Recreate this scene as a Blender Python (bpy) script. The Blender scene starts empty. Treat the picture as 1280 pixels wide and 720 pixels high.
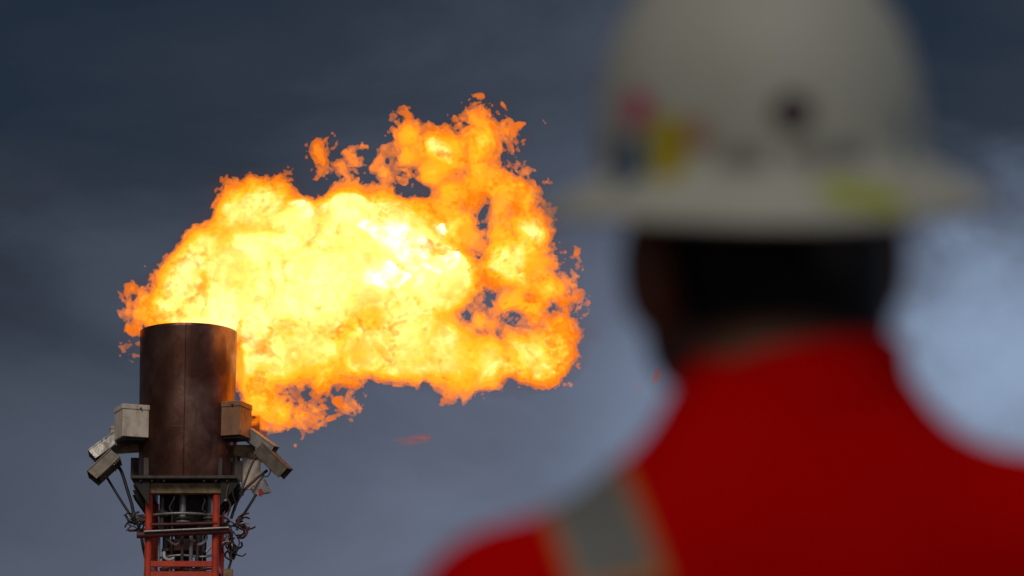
import bpy, bmesh, math, random
import numpy as np
from mathutils import Vector, Matrix, Quaternion

# ------------------------------------------------------------------ camera
S = bpy.context.scene
COL = S.collection
R = math.radians
PITCH = R(12.5)
FOCAL = 135.0
EYE = Vector((0.0, 0.0, 1.12))
FW = Vector((0, math.cos(PITCH), math.sin(PITCH)))
UPV = Vector((0, -math.sin(PITCH), math.cos(PITCH)))
cam_d = bpy.data.cameras.new('camera')
cam_d.lens = FOCAL
cam_d.sensor_width = 36.0
cam_d.clip_start = 0.05
cam_d.clip_end = 6000
cam_d.dof.use_dof = True
cam_d.dof.focus_distance = 48.0
cam_d.dof.aperture_fstop = 4.3
cam = bpy.data.objects.new('camera', cam_d)
COL.objects.link(cam)
cam.location = EYE
cam.rotation_euler = (R(90) + PITCH, 0, 0)
S.camera = cam

# ------------------------------------------------------------------ world: heavy overcast over a clear sky
SUN_EL, SUN_AZ = R(40), R(192)          # azimuth clockwise from +Y: behind the camera, a little to its left
w = bpy.data.worlds.new('World')
S.world = w
w.use_nodes = True
nt = w.node_tree
nt.nodes.clear()
def N(t, typ, **kw):
    n = t.nodes.new(typ)
    for k, v in kw.items():
        if k in n.inputs.keys():
            n.inputs[k].default_value = v
        else:
            setattr(n, k, v)
    return n
def ramp(t, stops, interp='LINEAR'):
    n = t.nodes.new('ShaderNodeValToRGB')
    n.color_ramp.interpolation = interp
    e = n.color_ramp.elements
    while len(e) < len(stops):
        e.new(0.5)
    for el, (p, c) in zip(e, stops):
        el.position = p
        el.color = c if len(c) == 4 else (*c, 1)
    return n
L = nt.links.new
out = N(nt, 'ShaderNodeOutputWorld')
bg = N(nt, 'ShaderNodeBackground')
bg.inputs['Strength'].default_value = 1.0
L(bg.outputs[0], out.inputs['Surface'])
sky = N(nt, 'ShaderNodeTexSky', sky_type='NISHITA', sun_disc=False)
sky.sun_elevation = SUN_EL
sky.sun_rotation = SUN_AZ
sky.air_density = 1.5
skys = N(nt, 'ShaderNodeVectorMath', operation='SCALE')
skys.inputs['Scale'].default_value = 0.06
L(sky.outputs[0], skys.inputs[0])
tc = N(nt, 'ShaderNodeTexCoord')
sep = N(nt, 'ShaderNodeSeparateXYZ')
L(tc.outputs['Generated'], sep.inputs[0])
# cloud sheets: long streaks lying along the horizon
mp = N(nt, 'ShaderNodeMapping')
mp.inputs['Scale'].default_value = (5.0, 5.0, 17.0)
mp.inputs['Location'].default_value = (0.35, 0.1, 0.8)
mp.inputs['Rotation'].default_value = (0, R(-9), 0)
L(tc.outputs['Generated'], mp.inputs[0])
n1 = N(nt, 'ShaderNodeTexNoise', Scale=1.0, Detail=6.0, Roughness=0.55, Distortion=0.5)
L(mp.outputs[0], n1.inputs['Vector'])
mp2 = N(nt, 'ShaderNodeMapping')
mp2.inputs['Scale'].default_value = (22, 22, 30.0)
L(tc.outputs['Generated'], mp2.inputs[0])
n2 = N(nt, 'ShaderNodeTexNoise', Scale=1.0, Detail=4.0, Roughness=0.5, Distortion=0.15)
L(mp2.outputs[0], n2.inputs['Vector'])
# elevation picks the cloud tone, dark slate aloft and paler towards the horizon; the cloud base lifts towards the right
xc = N(nt, 'ShaderNodeClamp'); xc.inputs['Min'].default_value = -0.25; xc.inputs['Max'].default_value = 0.25
L(sep.outputs['X'], xc.inputs['Value'])
m0 = N(nt, 'ShaderNodeMath', operation='MULTIPLY_ADD'); L(xc.outputs[0], m0.inputs[0]); m0.inputs[1].default_value = -0.58; L(sep.outputs['Z'], m0.inputs[2])
ma = N(nt, 'ShaderNodeMath', operation='MULTIPLY_ADD'); L(n1.outputs['Fac'], ma.inputs[0]); ma.inputs[1].default_value = -0.17; L(m0.outputs[0], ma.inputs[2])
mb = N(nt, 'ShaderNodeMath', operation='MULTIPLY_ADD'); L(n2.outputs['Fac'], mb.inputs[0]); mb.inputs[1].default_value = -0.05; L(ma.outputs[0], mb.inputs[2])
def px_dir(px, py):
    return (FW + Vector((1, 0, 0)) * ((px - 640) / 1280 * 36 / FOCAL) + UPV * ((360 - py) / 1280 * 36 / FOCAL)).normalized()
def bank(px, py, r0, r1, nz):
    """soft noisy mask round a direction of the sky"""
    d = N(nt, 'ShaderNodeVectorMath', operation='DISTANCE'); d.inputs[1].default_value = px_dir(px, py); L(tc.outputs['Generated'], d.inputs[0])
    q = N(nt, 'ShaderNodeMath', operation='MULTIPLY_ADD'); L(n2.outputs['Fac'], q.inputs[0]); q.inputs[1].default_value = nz; L(d.outputs['Value'], q.inputs[2])
    r = N(nt, 'ShaderNodeMapRange', interpolation_type='SMOOTHSTEP')
    r.inputs['From Min'].default_value = r0 + nz * .5; r.inputs['From Max'].default_value = r1 + nz * .5; r.inputs['To Min'].default_value = 1.0; r.inputs['To Max'].default_value = 0.0
    L(q.outputs[0], r.inputs['Value']); return r.outputs[0]
dk = N(nt, 'ShaderNodeMath', operation='MULTIPLY_ADD'); L(bank(1215, 60, 0.02, 0.10, 0.03), dk.inputs[0]); dk.inputs[1].default_value = 0.125; L(mb.outputs[0], dk.inputs[2])
mr = N(nt, 'ShaderNodeMath', operation='ADD'); mr.inputs[1].default_value = 0.108; L(dk.outputs[0], mr.inputs[0])
mr2 = N(nt, 'ShaderNodeMapRange'); mr2.inputs['From Min'].default_value = 0.0; mr2.inputs['From Max'].default_value = 0.5; L(mr.outputs[0], mr2.inputs['Value'])
cr = ramp(nt, [(0.0, (0.27, 0.32, 0.43)), (0.24, (0.140, 0.165, 0.235)), (0.34, (0.098, 0.115, 0.168)), (0.44, (0.070, 0.084, 0.122)), (0.54, (0.046, 0.056, 0.083)),
               (0.61, (0.024, 0.031, 0.048)), (0.70, (0.012, 0.020, 0.037)), (1.0, (0.016, 0.024, 0.041))])
L(mr2.outputs[0], cr.inputs[0])
# thinner cloud, a paler break low on the right
bm_ = N(nt, 'ShaderNodeMix', data_type='RGBA', blend_type='MIX')
L(bank(1262, 462, 0.0, 0.054, 0.075), bm_.inputs['Factor'])
L(cr.outputs[0], bm_.inputs[6])
bm_.inputs[7].default_value = (0.27, 0.36, 0.52, 1)
b2_ = N(nt, 'ShaderNodeMix', data_type='RGBA', blend_type='MIX')
b2f = N(nt, 'ShaderNodeMath', operation='MULTIPLY'); b2f.inputs[1].default_value = 0.55; L(bank(850, 520, 0.0, 0.05, 0.04), b2f.inputs[0]); L(b2f.outputs[0], b2_.inputs['Factor'])
L(bm_.outputs[2], b2_.inputs[6]); b2_.inputs[7].default_value = (0.20, 0.26, 0.38, 1)
mix = N(nt, 'ShaderNodeMix', data_type='RGBA')
mix.inputs['Factor'].default_value = 0.975
L(skys.outputs[0], mix.inputs[6])
L(b2_.outputs[2], mix.inputs[7])
L(mix.outputs[2], bg.inputs['Color'])

# ------------------------------------------------------------------ sun through cloud
sd = bpy.data.lights.new('sun', 'SUN')
sd.energy = 1.08
sd.angle = R(24)
sd.color = (1.0, 0.96, 0.88)
sun = bpy.data.objects.new('sun', sd)
COL.objects.link(sun)
sdir = Vector((math.sin(SUN_AZ) * math.cos(SUN_EL), math.cos(SUN_AZ) * math.cos(SUN_EL), math.sin(SUN_EL)))
sun.rotation_euler = sdir.to_track_quat('Z', 'Y').to_euler()
sun.location = (-4, -6, 9)

# ------------------------------------------------------------------ exposure, render
vs = S.view_settings
S.display_settings.display_device = 'sRGB'
vs.view_transform = 'Standard'
vs.look = 'None'
vs.exposure = 0.0
vs.gamma = 1.0
vs.use_curve_mapping = False
cy = S.cycles
cy.transparent_max_bounces = 512
cy.max_bounces = 8
cy.volume_bounces = 0
cy.sample_clamp_indirect = 4.0
cy.use_denoising = True
try:
    cy.denoiser = 'OPENIMAGEDENOISE'
    cy.denoising_input_passes = 'RGB_ALBEDO_NORMAL'
except Exception:
    pass

# ------------------------------------------------------------------ helpers
K = 36.0 / FOCAL / 1280.0               # tangent per photograph pixel
def at(px, py, Y):
    """World point seen at photograph pixel (px, py) on the vertical plane y = Y."""
    d = FW + Vector((1, 0, 0)) * ((px - 640) * K) + UPV * ((360 - py) * K)
    return EYE + d * (Y / d.y)
def tag(o, label=None, cat=None, group=None, kind=None):
    if label: o['label'] = label
    if cat: o['category'] = cat
    if group: o['group'] = group
    if kind: o['kind'] = kind
    return o
def empty(name, loc=(0, 0, 0), rot=(0, 0, 0)):
    o = bpy.data.objects.new(name, None)
    COL.objects.link(o)
    o.location = loc
    o.rotation_euler = rot
    o.empty_display_size = 0.1
    return o
def link(name, me, mat=None, parent=None):
    o = bpy.data.objects.new(name, me)
    COL.objects.link(o)
    if mat is not None and len(me.materials) == 0:
        me.materials.append(mat)
    if parent is not None:
        o.parent = parent
    return o
def smooth(me, angle=40):
    me.polygons.foreach_set('use_smooth', [True] * len(me.polygons))
    try:
        me.set_sharp_from_angle(angle=R(angle))
    except Exception:
        pass
def bm_obj(name, bm, mat, parent=None, sm=None):
    bmesh.ops.recalc_face_normals(bm, faces=bm.faces)
    me = bpy.data.meshes.new(name)
    bm.to_mesh(me)
    bm.free()
    if sm is not None:
        smooth(me, sm)
    return link(name, me, mat, parent)

# ------------------------------------------------------------------ the flame
TY = 47.0                                # the flare stands on the plane y = TY
FLX = at(451, 340, TY)                   # middle of the flame
PXM = (at(551, 340, TY) - at(451, 340, TY)).length / 100.0     # metres per photograph pixel there
FS = 1.35                                # grid step in photograph pixels
GX0, GX1, GY0, GY1, GD = 140, 760, 102, 566, 90.0
nx = int((GX1 - GX0) / FS); ny = int((GY1 - GY0) / FS); nz = int(2 * GD / FS)
rng = np.random.default_rng(11)
def spline_axis(a, n, stepc, ax):
    """cubic B-spline interpolation from a lattice of spacing stepc (grid cells) to n samples along one axis"""
    x = np.arange(n) / stepc
    i = np.floor(x).astype(int); t = (x - i).astype(np.float32)
    o = None; sh = [1, 1, 1]; sh[ax] = n
    for k, w_ in enumerate(((1 - t) ** 3 / 6, (3 * t ** 3 - 6 * t ** 2 + 4) / 6, (-3 * t ** 3 + 3 * t ** 2 + 3 * t + 1) / 6, t ** 3 / 6)):
        q = np.take(a, i + k, ax); q *= w_.reshape(sh).astype(np.float32)
        if o is None: o = q
        else: o += q
    return o
def upsample(lat, stepc, shape):
    for ax in (2, 1, 0):
        lat = spline_axis(lat, shape[ax], stepc, ax)
    return lat
def vnoise(px_step, shape, zs=1.0):
    stepc = px_step / FS
    ls = [int(n / stepc) + 5 for n in shape]
    lat = rng.standard_normal(ls).astype(np.float32)
    return upsample(lat * np.float32(1.7), stepc, shape)       # about unit variance

# lobes: x, y, radius (photograph pixels), depth offset, heat (0 thin and orange .. 1 deep yellow)
LOBES = [
    (200, 385, 34, 6, .42), (228, 350, 38, 4, .62), (238, 392, 44, 4, .72), (262, 312, 40, -4, .78), (310, 266, 45, 0, .75), (336, 260, 39, 12, .75),
    (318, 330, 70, 0, 1), (306, 400, 62, -6, 1), (372, 300, 58, 0, 1), (300, 455, 40, 4, .9), (322, 492, 26, 0, .7),
    (344, 520, 25, 6, .6), (374, 521, 18, 0, .5), (396, 516, 12, 0, .35), (434, 508, 9, 4, .3), (330, 505, 30, 10, .8),
    (400, 360, 85, 0, 1), (440, 300, 70, 0, 1), (486, 322, 82, 0, 1), (436, 262, 36, 6, .72), (490, 270, 42, -8, .82), (350, 440, 50, 8, .75),
    (398, 435, 50, 0, .62), (455, 430, 52, -4, .62), (510, 420, 62, 0, .78), (545, 350, 58, 0, .95), (560, 440, 52, 6, .68), (572, 472, 32, -4, .6),
    (610, 452, 40, 0, .8), (540, 300, 36, 6, .85), (655, 440, 34, 4, .65), (682, 448, 34, -6, .4), (692, 410, 27, 4, .42), (708, 412, 12, 0, .3),
    (655, 385, 36, -4, .62), (690, 365, 28, 6, .42), (640, 320, 44, 0, .8), (662, 285, 30, -6, .55), (625, 290, 30, 8, .6), (672, 330, 26, 4, .45),
    (578, 282, 36, 0, .35), (560, 240, 34, 6, .3), (598, 222, 38, -4, .32), (640, 232, 28, 4, .22), (655, 215, 16, 0, .12), (560, 190, 40, 0, .34),
    (600, 168, 34, 4, .3), (590, 146, 20, -4, .2), (514, 165, 25, 2, .28), (508, 192, 28, -4, .3), (478, 208, 22, 2, .45), (450, 205, 18, 0, .42), (424, 202, 12, 4, .4), (604, 398, 24, 0, .5),
    (411, 210, 11, 0, .25), (540, 210, 30, 0, .3), (646, 182, 7, 0, .1), (660, 250, 22, 0, .25),
    (172, 396, 17, 14, .4), (165, 428, 13, 18, .3), (622, 250, 24, 5, .3),
]
# pockets where no gas burns
HOLES = [(613, 372, 6, 12), (512, 238, 24, 9), (604, 262, 9, 17), (402, 496, 30, 6), (440, 490, 16, 6), (640, 478, 12, 12), (425, 220, 14, 8), (392, 236, 9, 10), (640, 400, 12, 7), (666, 372, 9, 9), (690, 388, 9, 5)]
cs = 4.0                                  # coarse grid for the lobes
cx = np.arange(GX0, GX1 + 8, cs, dtype=np.float32); cyy = np.arange(GY0, GY1 + 8, cs, dtype=np.float32); cz = np.arange(-GD, GD + 8, cs, dtype=np.float32)
Xc, Yc, Zc = np.meshgrid(cx, cyy, cz, indexing='ij')
acc = np.zeros_like(Xc); hs = np.zeros_like(Xc); hw = np.full_like(Xc, 1e-6)
kk = 0.28
for (bx, by, r, dz, ht) in LOBES:
    d = r - np.sqrt((Xc - bx) ** 2 + (Yc - by) ** 2 + ((Zc - dz) * (1.12 + .75 * (1 - min(1, max(ht, 0)) ** .7))) ** 2)
    acc += np.exp(np.clip(d * kk, -30, 30))
    ww = np.exp(np.clip(d * 0.07, -20, 20))
    hs += ww * ht; hw += ww
f0 = np.log(acc + 1e-9) / kk
heat0 = hs / hw
for (bx, by, rx, ry) in HOLES:
    q = np.sqrt(((Xc - bx) / rx) ** 2 + ((Yc - by) / ry) ** 2)
    f0 = np.minimum(f0, (q - 1.0) * min(rx, ry) * 1.6 + 3.0 * np.sin(Zc * .12 + bx))
# keep the burning gas off the pipe: nothing in front of it or against its skin below the rim
rad = np.sqrt((Xc - 231) ** 2 + Zc ** 2)
below = Yc - 412
outside = np.where(below > 2, rad - 61.0, 99)
inside = np.where(below > 2, 52 - rad, -99)
f0 = np.where(below > 2, np.minimum(f0, np.maximum(outside, inside) * 2.2), f0)
front = Zc + 34 + np.maximum(0, Xc - 292) * 2.0 + np.maximum(0, -10 - below) * 1.6
f0 = np.where(rad < 54, f0, np.minimum(f0, front))
beside = (Xc - 302) * 1.8 + np.maximum(0, Zc) * .9          # beside the pipe the gas burns to the right of it and behind it
f0 = np.where((below > -6) & (Xc > 231), np.minimum(f0, beside), f0)
def lin_up(a, n, off, ax):
    p = (off + np.arange(n) * FS) / cs
    i = np.clip(np.floor(p).astype(int), 0, a.shape[ax] - 2); t = (p - i).astype(np.float32)
    sh = [1, 1, 1]; sh[ax] = n; t = t.reshape(sh)
    return np.take(a, i, ax) * (1 - t) + np.take(a, i + 1, ax) * t
def up3(a):
    a = lin_up(a.astype(np.float32), nx, 0, 0); a = lin_up(a, ny, 0, 1); return lin_up(a, nz, 0, 2)
shape = (nx, ny, nz)
f = up3(f0); heat = np.clip(up3(heat0), 0, 1)
rough = 1.0 - heat
nA = vnoise(40, shape)
nB = vnoise(19, shape)
nC = vnoise(9.5, shape)
nD = vnoise(5.0, shape)
nE = vnoise(2.7, shape)
# curl the fine noise: sample it through a swirling displacement so that folds draw out into wisps
dx, dy, dz = ((vnoise(17, shape) * (9.0 / FS)).astype(np.int32) for _ in range(3))
I3 = np.clip(np.arange(nx, dtype=np.int32).reshape(-1, 1, 1) + dx, 0, nx - 1)
I3 *= ny; I3 += np.clip(np.arange(ny, dtype=np.int32).reshape(1, -1, 1) + dy, 0, ny - 1)
I3 *= nz; I3 += np.clip(np.arange(nz, dtype=np.int32).reshape(1, 1, -1) + dz, 0, nz - 1)
nC, nD = nC.ravel().take(I3), nD.ravel().take(I3)
del dx, dy, dz, I3
aC, aD = np.abs(nC), np.abs(nD)
f += nA * (4 + 3 * rough) + (np.abs(nB) - .5) * (7 + 5 * rough) + nB * (1 + 3 * rough)
f -= 15 * np.clip(rough - .15, 0, 1) * np.maximum(0, 1 - np.abs(nB + nC * .5) / .24)      # cracks of unburnt gas through the thin plume
fs = f.copy()                                   # the shape before the finest folds
f += (aC - .45) * (5 + 3 * rough) + nC * (1 + 9 * rough)
f += nD * (1.8 + 7.5 * rough) - (aD - .45) * (2.5 + 2.0 * rough)
f += nE * (2.7 + 4.4 * rough)
H = (slice(None, None, 2),) * 3                 # the inner shells need only half the detail
hf, hr_, hA, hB, hC, hD, hE, hfs = (v[H] for v in (f, rough, nA, nB, nC, nD, nE, fs))
fi = hfs + hC * (2.0 + 3 * hr_) + hD * (2.0 + 3 * hr_) + hB * 2 + hE * (1.2 + hr_)
shell1 = np.minimum(fi, hf) - (2.5 + 10 * hr_)
shell2 = np.minimum(fi + hA * 3, hf) - (4 + 31 * hr_)
shell3 = np.minimum(fi + hA * 4 + hB * 3, hf) - (6.5 + 45 * hr_)
px_ = (GX0 + np.arange(hf.shape[0], dtype=np.float32) * 2 * FS).reshape(-1, 1, 1); py_ = (GY0 + np.arange(hf.shape[1], dtype=np.float32) * 2 * FS).reshape(1, -1, 1)
pz_ = (-GD + np.arange(hf.shape[2], dtype=np.float32) * 2 * FS).reshape(1, 1, -1)
core = 46 - np.sqrt(((px_ - 488) / 1.35) ** 2 + (py_ - 325) ** 2 + (pz_ + 26) ** 2)
core = np.maximum(core, 12 - np.sqrt(((px_ - 378) / 1.3) ** 2 + (py_ - 278) ** 2 + (pz_ + 24) ** 2))
core = np.minimum(core + hA * 8 + hB * 15 + hC * 12 + hD * 5 - 2, hf - 10)
soot = np.minimum(np.minimum(f - .4, 7 + 8 * rough - fs), nE * 4.0 + nD * 3.6 + nC * 2.5 + nB * 4 + nA * 3 - 7.0 + 4.6 * rough)
f[0] = f[-1] = -5; f[:, 0] = f[:, -1] = -5; f[:, :, 0] = f[:, :, -1] = -5

def surface_nets(v):
    """vertices (grid units) and quads of the zero surface of v (positive inside)"""
    s = v > 0
    a, b, c = v.shape
    cnt = np.zeros((a - 1, b - 1, c - 1), np.uint8)
    for i in (0, 1):
        for j in (0, 1):
            for k in (0, 1):
                cnt += s[i:a - 1 + i, j:b - 1 + j, k:c - 1 + k]
    act = (cnt > 0) & (cnt < 8)
    idx = np.full(act.shape, -1, np.int32)
    I, J, Kk = np.nonzero(act)
    idx[I, J, Kk] = np.arange(len(I))
    P = np.zeros((len(I), 3), np.float32); n = np.zeros(len(I), np.float32)
    corners = [(i, j, k) for i in (0, 1) for j in (0, 1) for k in (0, 1)]
    vals = {q: v[I + q[0], J + q[1], Kk + q[2]] for q in corners}
    for q in corners:
        for ax in range(3):
            if q[ax] == 0:
                p = list(q); p[ax] = 1; p = tuple(p)
                va, vb = vals[q], vals[p]
                m = (va > 0) != (vb > 0)
                t = np.where(m, va / np.where(m, va - vb, 1), 0)
                for x in range(3):
                    P[:, x] += np.where(m, q[x] + (t if x == ax else 0), 0)
                n += m
    P = P / n[:, None] + np.stack([I, J, Kk], 1)
    quads = []
    for ax in range(3):
        o1, o2 = (ax + 1) % 3, (ax + 2) % 3
        sl = [slice(1, -1)] * 3; sl[ax] = slice(0, -1)
        sh = [slice(1, -1)] * 3; sh[ax] = slice(1, None)
        s0, s1 = s[tuple(sl)], s[tuple(sh)]
        for flip in (False, True):
            m = (s0 & ~s1) if not flip else (~s0 & s1)
            e = np.stack(np.nonzero(m), 1)
            if len(e) == 0: continue
            e[:, o1] += 1; e[:, o2] += 1
            d1 = np.zeros(3, int); d1[o1] = 1
            d2 = np.zeros(3, int); d2[o2] = 1
            cells = [e - d1 - d2, e - d2, e, e - d1]
            q = np.stack([idx[tuple(cc.T)] for cc in cells], 1)
            quads.append(q[:, ::-1] if flip else q)
    return P, np.concatenate(quads)
def net_mesh(name, v, st=1):
    P, Q = surface_nets(v); P = P * st
    # grid -> metres about the flame's middle, in a frame facing back along the flare's own vertical plane
    px = GX0 + P[:, 0] * FS; py = GY0 + P[:, 1] * FS; dz = -GD + P[:, 2] * FS
    W = np.empty_like(P)
    W[:, 0] = (px - 451) * PXM; W[:, 1] = dz * PXM; W[:, 2] = (340 - py) * PXM
    me = bpy.data.meshes.new(name)
    me.vertices.add(len(W)); me.vertices.foreach_set('co', W.ravel())
    me.loops.add(len(Q) * 4); me.loops.foreach_set('vertex_index', Q.ravel().astype(np.int32))
    me.polygons.add(len(Q))
    me.polygons.foreach_set('loop_start', np.arange(0, len(Q) * 4, 4, dtype=np.int32))
    me.update(); me.validate()
    return me
def shred(px, py, rx, ry, tilt, d, seed):
    """a torn-off scrap of nearly burnt-out gas"""
    g = random.Random(seed); b = bmesh.new(); bmesh.ops.create_icosphere(b, subdivisions=4, radius=1.0)
    ph = [(g.uniform(1.5, 7), g.uniform(1.5, 7), g.uniform(1.5, 7), g.uniform(0, 6)) for _ in range(9)]
    c = at(px, py, TY + d * PXM) - FLX; ct, st = math.cos(tilt), math.sin(tilt)
    for v in b.verts:
        k = 1 + .22 * sum(math.sin(a * v.co.x + e * v.co.y + q * v.co.z + o) for a, e, q, o in ph)
        x, z, y = v.co.x * rx * k, v.co.z * ry * k, v.co.y * ry * k
        v.co = c + Vector((x * ct - z * st, y, x * st + z * ct)) * PXM
    me = bpy.data.meshes.new('flame_scrap'); b.to_mesh(me); b.free(); return me
def fire(name, sigma, src, sheet=0.0, skin=True):
    m = bpy.data.materials.new(name); m.use_nodes = True
    t = m.node_tree; t.nodes.clear(); l = t.links.new
    o = N(t, 'ShaderNodeOutputMaterial')
    ab = N(t, 'ShaderNodeVolumeAbsorption'); ab.inputs['Color'].default_value = (0, 0, 0, 1); ab.inputs['Density'].default_value = sigma
    em = N(t, 'ShaderNodeEmission'); mx = max(src)
    em.inputs['Color'].default_value = (src[0] / mx, src[1] / mx, src[2] / mx, 1); em.inputs['Strength'].default_value = mx * sigma
    ad = N(t, 'ShaderNodeAddShader'); l(ab.outputs[0], ad.inputs[0]); l(em.outputs[0], ad.inputs[1]); l(ad.outputs[0], o.inputs['Volume'])
    if not skin:
        return m
    tr = N(t, 'ShaderNodeBsdfTransparent'); e2 = N(t, 'ShaderNodeEmission')
    e2.inputs['Color'].default_value = (src[0] / mx, src[1] / mx, src[2] / mx, 1); e2.inputs['Strength'].default_value = sheet
    a2 = N(t, 'ShaderNodeAddShader'); l(tr.outputs[0], a2.inputs[0]); l(e2.outputs[0], a2.inputs[1]); l(a2.outputs[0], o.inputs['Surface'])
    m.cycles.emission_sampling = 'NONE'
    return m
flame = empty('flame', FLX)
tag(flame, 'huge billowing orange and yellow gas flame blown sideways from the flare pipe', 'flame')
def edge(v):
    v[0] = v[-1] = -5; v[:, 0] = v[:, -1] = -5; v[:, :, 0] = v[:, :, -1] = -5
    return v
link('flame_envelope', net_mesh('flame_envelope', f), fire('burning_gas_outer', 4.2, (1.75, 0.40, 0.008), 0.012), flame)
link('orange_gas', net_mesh('orange_gas', edge(shell1), 2), fire('burning_gas_orange', 3.0, (2.6, 1.05, 0.035), 0.0), flame)
link('amber_gas', net_mesh('amber_gas', edge(shell2), 2), fire('burning_gas_amber', 3.0, (3.4, 2.1, 0.34), 0.0), flame)
link('yellow_gas', net_mesh('yellow_gas', edge(shell3), 2), fire('burning_gas_yellow', 6.0, (3.8, 2.8, 1.35), 0.0), flame)
tag(link('white_hot_core', net_mesh('white_hot_core', edge(core), 2), fire('burning_gas_core', 1.2, (20, 19.5, 19), 0.0), flame), kind='stuff')
tag(link('soot_wisps', net_mesh('soot_wisps', edge(soot)), fire('glowing_soot', 6.5, (0.55, 0.07, 0.001), 0.0), flame), kind='stuff')
scrap = fire('dying_gas', 5.0, (0.42, 0.085, 0.05), 0.0)
for k_, q_ in enumerate(((521, 549, 15, 4.5, .15, 0), (506, 553, 6, 2, .4, 4), (821, 470, 4, 9, -.35, 0), (798, 485, 5, 2.5, .2, 3))):
    link('flame_scrap', shred(*q_, k_ + 3), scrap, flame)
for lv, st_ in ((5.0, 0.035), (13.0, 0.022)):        # faint emissive shells added for the flame's glow halo and soft gas fringe
    link('glow_shell', net_mesh('glow_shell', edge((hfs + lv + hB * 5 + hA * 4)[::2, ::2, ::2].copy()), 4), fire('added_flame_glow', .25, (st_ * 4, st_ * .9, st_ * .35), 0.0, False), flame)
del f, fs, heat, rough, nA, nB, nC, nD, nE, aC, aD, soot, shell1, shell2, shell3, core, fi, hf, hr_, hA, hB, hC, hD, hE, hfs

# ------------------------------------------------------------------ materials
def mat(name, col, rough=0.7, metal=0.0, var=0.25, scale=6.0, col2=None, bump=0.0, bscale=40.0, spec=0.5, stops=None, stretch=None, sheen=0.0):
    m = bpy.data.materials.new(name); m.use_nodes = True
    t = m.node_tree; l = t.links.new; p = t.nodes['Principled BSDF']
    p.inputs['Roughness'].default_value = rough; p.inputs['Metallic'].default_value = metal
    p.inputs['Specular IOR Level'].default_value = spec
    if sheen: p.inputs['Sheen Weight'].default_value = sheen
    c = N(t, 'ShaderNodeTexCoord'); mpn = N(t, 'ShaderNodeMapping')
    if stretch: mpn.inputs['Scale'].default_value = stretch
    l(c.outputs['Object'], mpn.inputs[0])
    n = N(t, 'ShaderNodeTexNoise', Scale=scale, Detail=6.0, Roughness=0.6); l(mpn.outputs[0], n.inputs['Vector'])
    if col2 is None:
        col2 = tuple(x * (1 - var) for x in col)
    r = ramp(t, stops or [(0.3, col2), (0.68, col)]); l(n.outputs['Fac'], r.inputs[0])
    l(r.outputs[0], p.inputs['Base Color'])
    if bump:
        nb = N(t, 'ShaderNodeTexNoise', Scale=bscale, Detail=4.0); l(mpn.outputs[0], nb.inputs['Vector'])
        b = N(t, 'ShaderNodeBump', Strength=bump); b.inputs['Distance'].default_value = 0.01
        l(nb.outputs['Fac'], b.inputs['Height']); l(b.outputs[0], p.inputs['Normal'])
    return m
M = {}
M['ground'] = mat('gravel_ground', (0.16, 0.15, 0.135), 0.95, scale=3, bump=0.5)
M['barrel'] = mat('scorched_steel', None, 0.38, 0.9, scale=1.6, stretch=(1.2, 1.2, 0.8), bump=0.15, bscale=18,
                  stops=[(0.25, (0.085, 0.030, 0.019)), (0.45, (0.15, 0.060, 0.040)), (0.6, (0.24, 0.12, 0.085)), (0.78, (0.40, 0.27, 0.22))], col2=(0, 0, 0))
def streak(m, amount, scale, stretch):
    """soot and heat-scale stains with a shape of their own, multiplied into the colour"""
    t = m.node_tree; l = t.links.new; p = t.nodes['Principled BSDF']
    src = p.inputs['Base Color'].links[0].from_socket
    c = N(t, 'ShaderNodeTexCoord'); mpn = N(t, 'ShaderNodeMapping'); mpn.inputs['Scale'].default_value = stretch; l(c.outputs['Object'], mpn.inputs[0])
    n = N(t, 'ShaderNodeTexNoise', Scale=scale, Detail=5.0, Roughness=0.65, Distortion=0.6); l(mpn.outputs[0], n.inputs['Vector'])
    r = ramp(t, [(0.38, (1 - amount,) * 3), (0.56, (1, 1, 1))]); l(n.outputs['Fac'], r.inputs[0])
    x = N(t, 'ShaderNodeMix', data_type='RGBA', blend_type='MULTIPLY'); x.inputs['Factor'].default_value = 1.0
    l(src, x.inputs[6]); l(r.outputs[0], x.inputs[7]); l(x.outputs[2], p.inputs['Base Color'])
    rr = ramp(t, [(0.35, (.62,) * 3), (0.6, (.34,) * 3)]); l(n.outputs['Fac'], rr.inputs[0]); l(rr.outputs[0], p.inputs['Roughness'])
streak(M['barrel'], .38, 1.7, (1.6, 1.6, 1.1))
M['darksteel'] = mat('sooty_steel', (0.05, 0.036, 0.03), 0.65, 0.4, var=0.5, scale=8, bump=0.2)
M['plate'] = mat('worn_plate_steel', (0.13, 0.10, 0.085), 0.5, 0.5, var=0.5, scale=9)
M['ochre'] = mat('rusty_ochre_paint', (0.5, 0.30, 0.12), 0.75, col2=(0.12, 0.045, 0.02), scale=7, bump=0.2)
M['red'] = mat('red_oxide_paint', (0.80, 0.075, 0.022), 0.5, col2=(0.55, 0.04, 0.014), scale=6, bump=0.15)
M['darkred'] = mat('sooty_red_paint', (0.17, 0.035, 0.026), 0.6, col2=(0.06, 0.02, 0.016), scale=9)
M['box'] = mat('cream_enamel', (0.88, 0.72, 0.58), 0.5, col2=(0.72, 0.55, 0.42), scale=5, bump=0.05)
M['boxb'] = mat('brown_enamel', (0.42, 0.21, 0.11), 0.5, col2=(0.30, 0.14, 0.07), scale=5, bump=0.05)  # browner and darker than the cream enamel
M['lamp'] = mat('grey_lamp_housing', (0.48, 0.42, 0.37), 0.5, 0.2, var=0.4, scale=12)
M['lampdark'] = mat('brown_lamp_housing', (0.24, 0.18, 0.13), 0.55, 0.2, var=0.5, scale=12)
M['glass'] = mat('dark_lamp_glass', (0.015, 0.013, 0.012), 0.12, 0.0, var=0.1)
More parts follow.
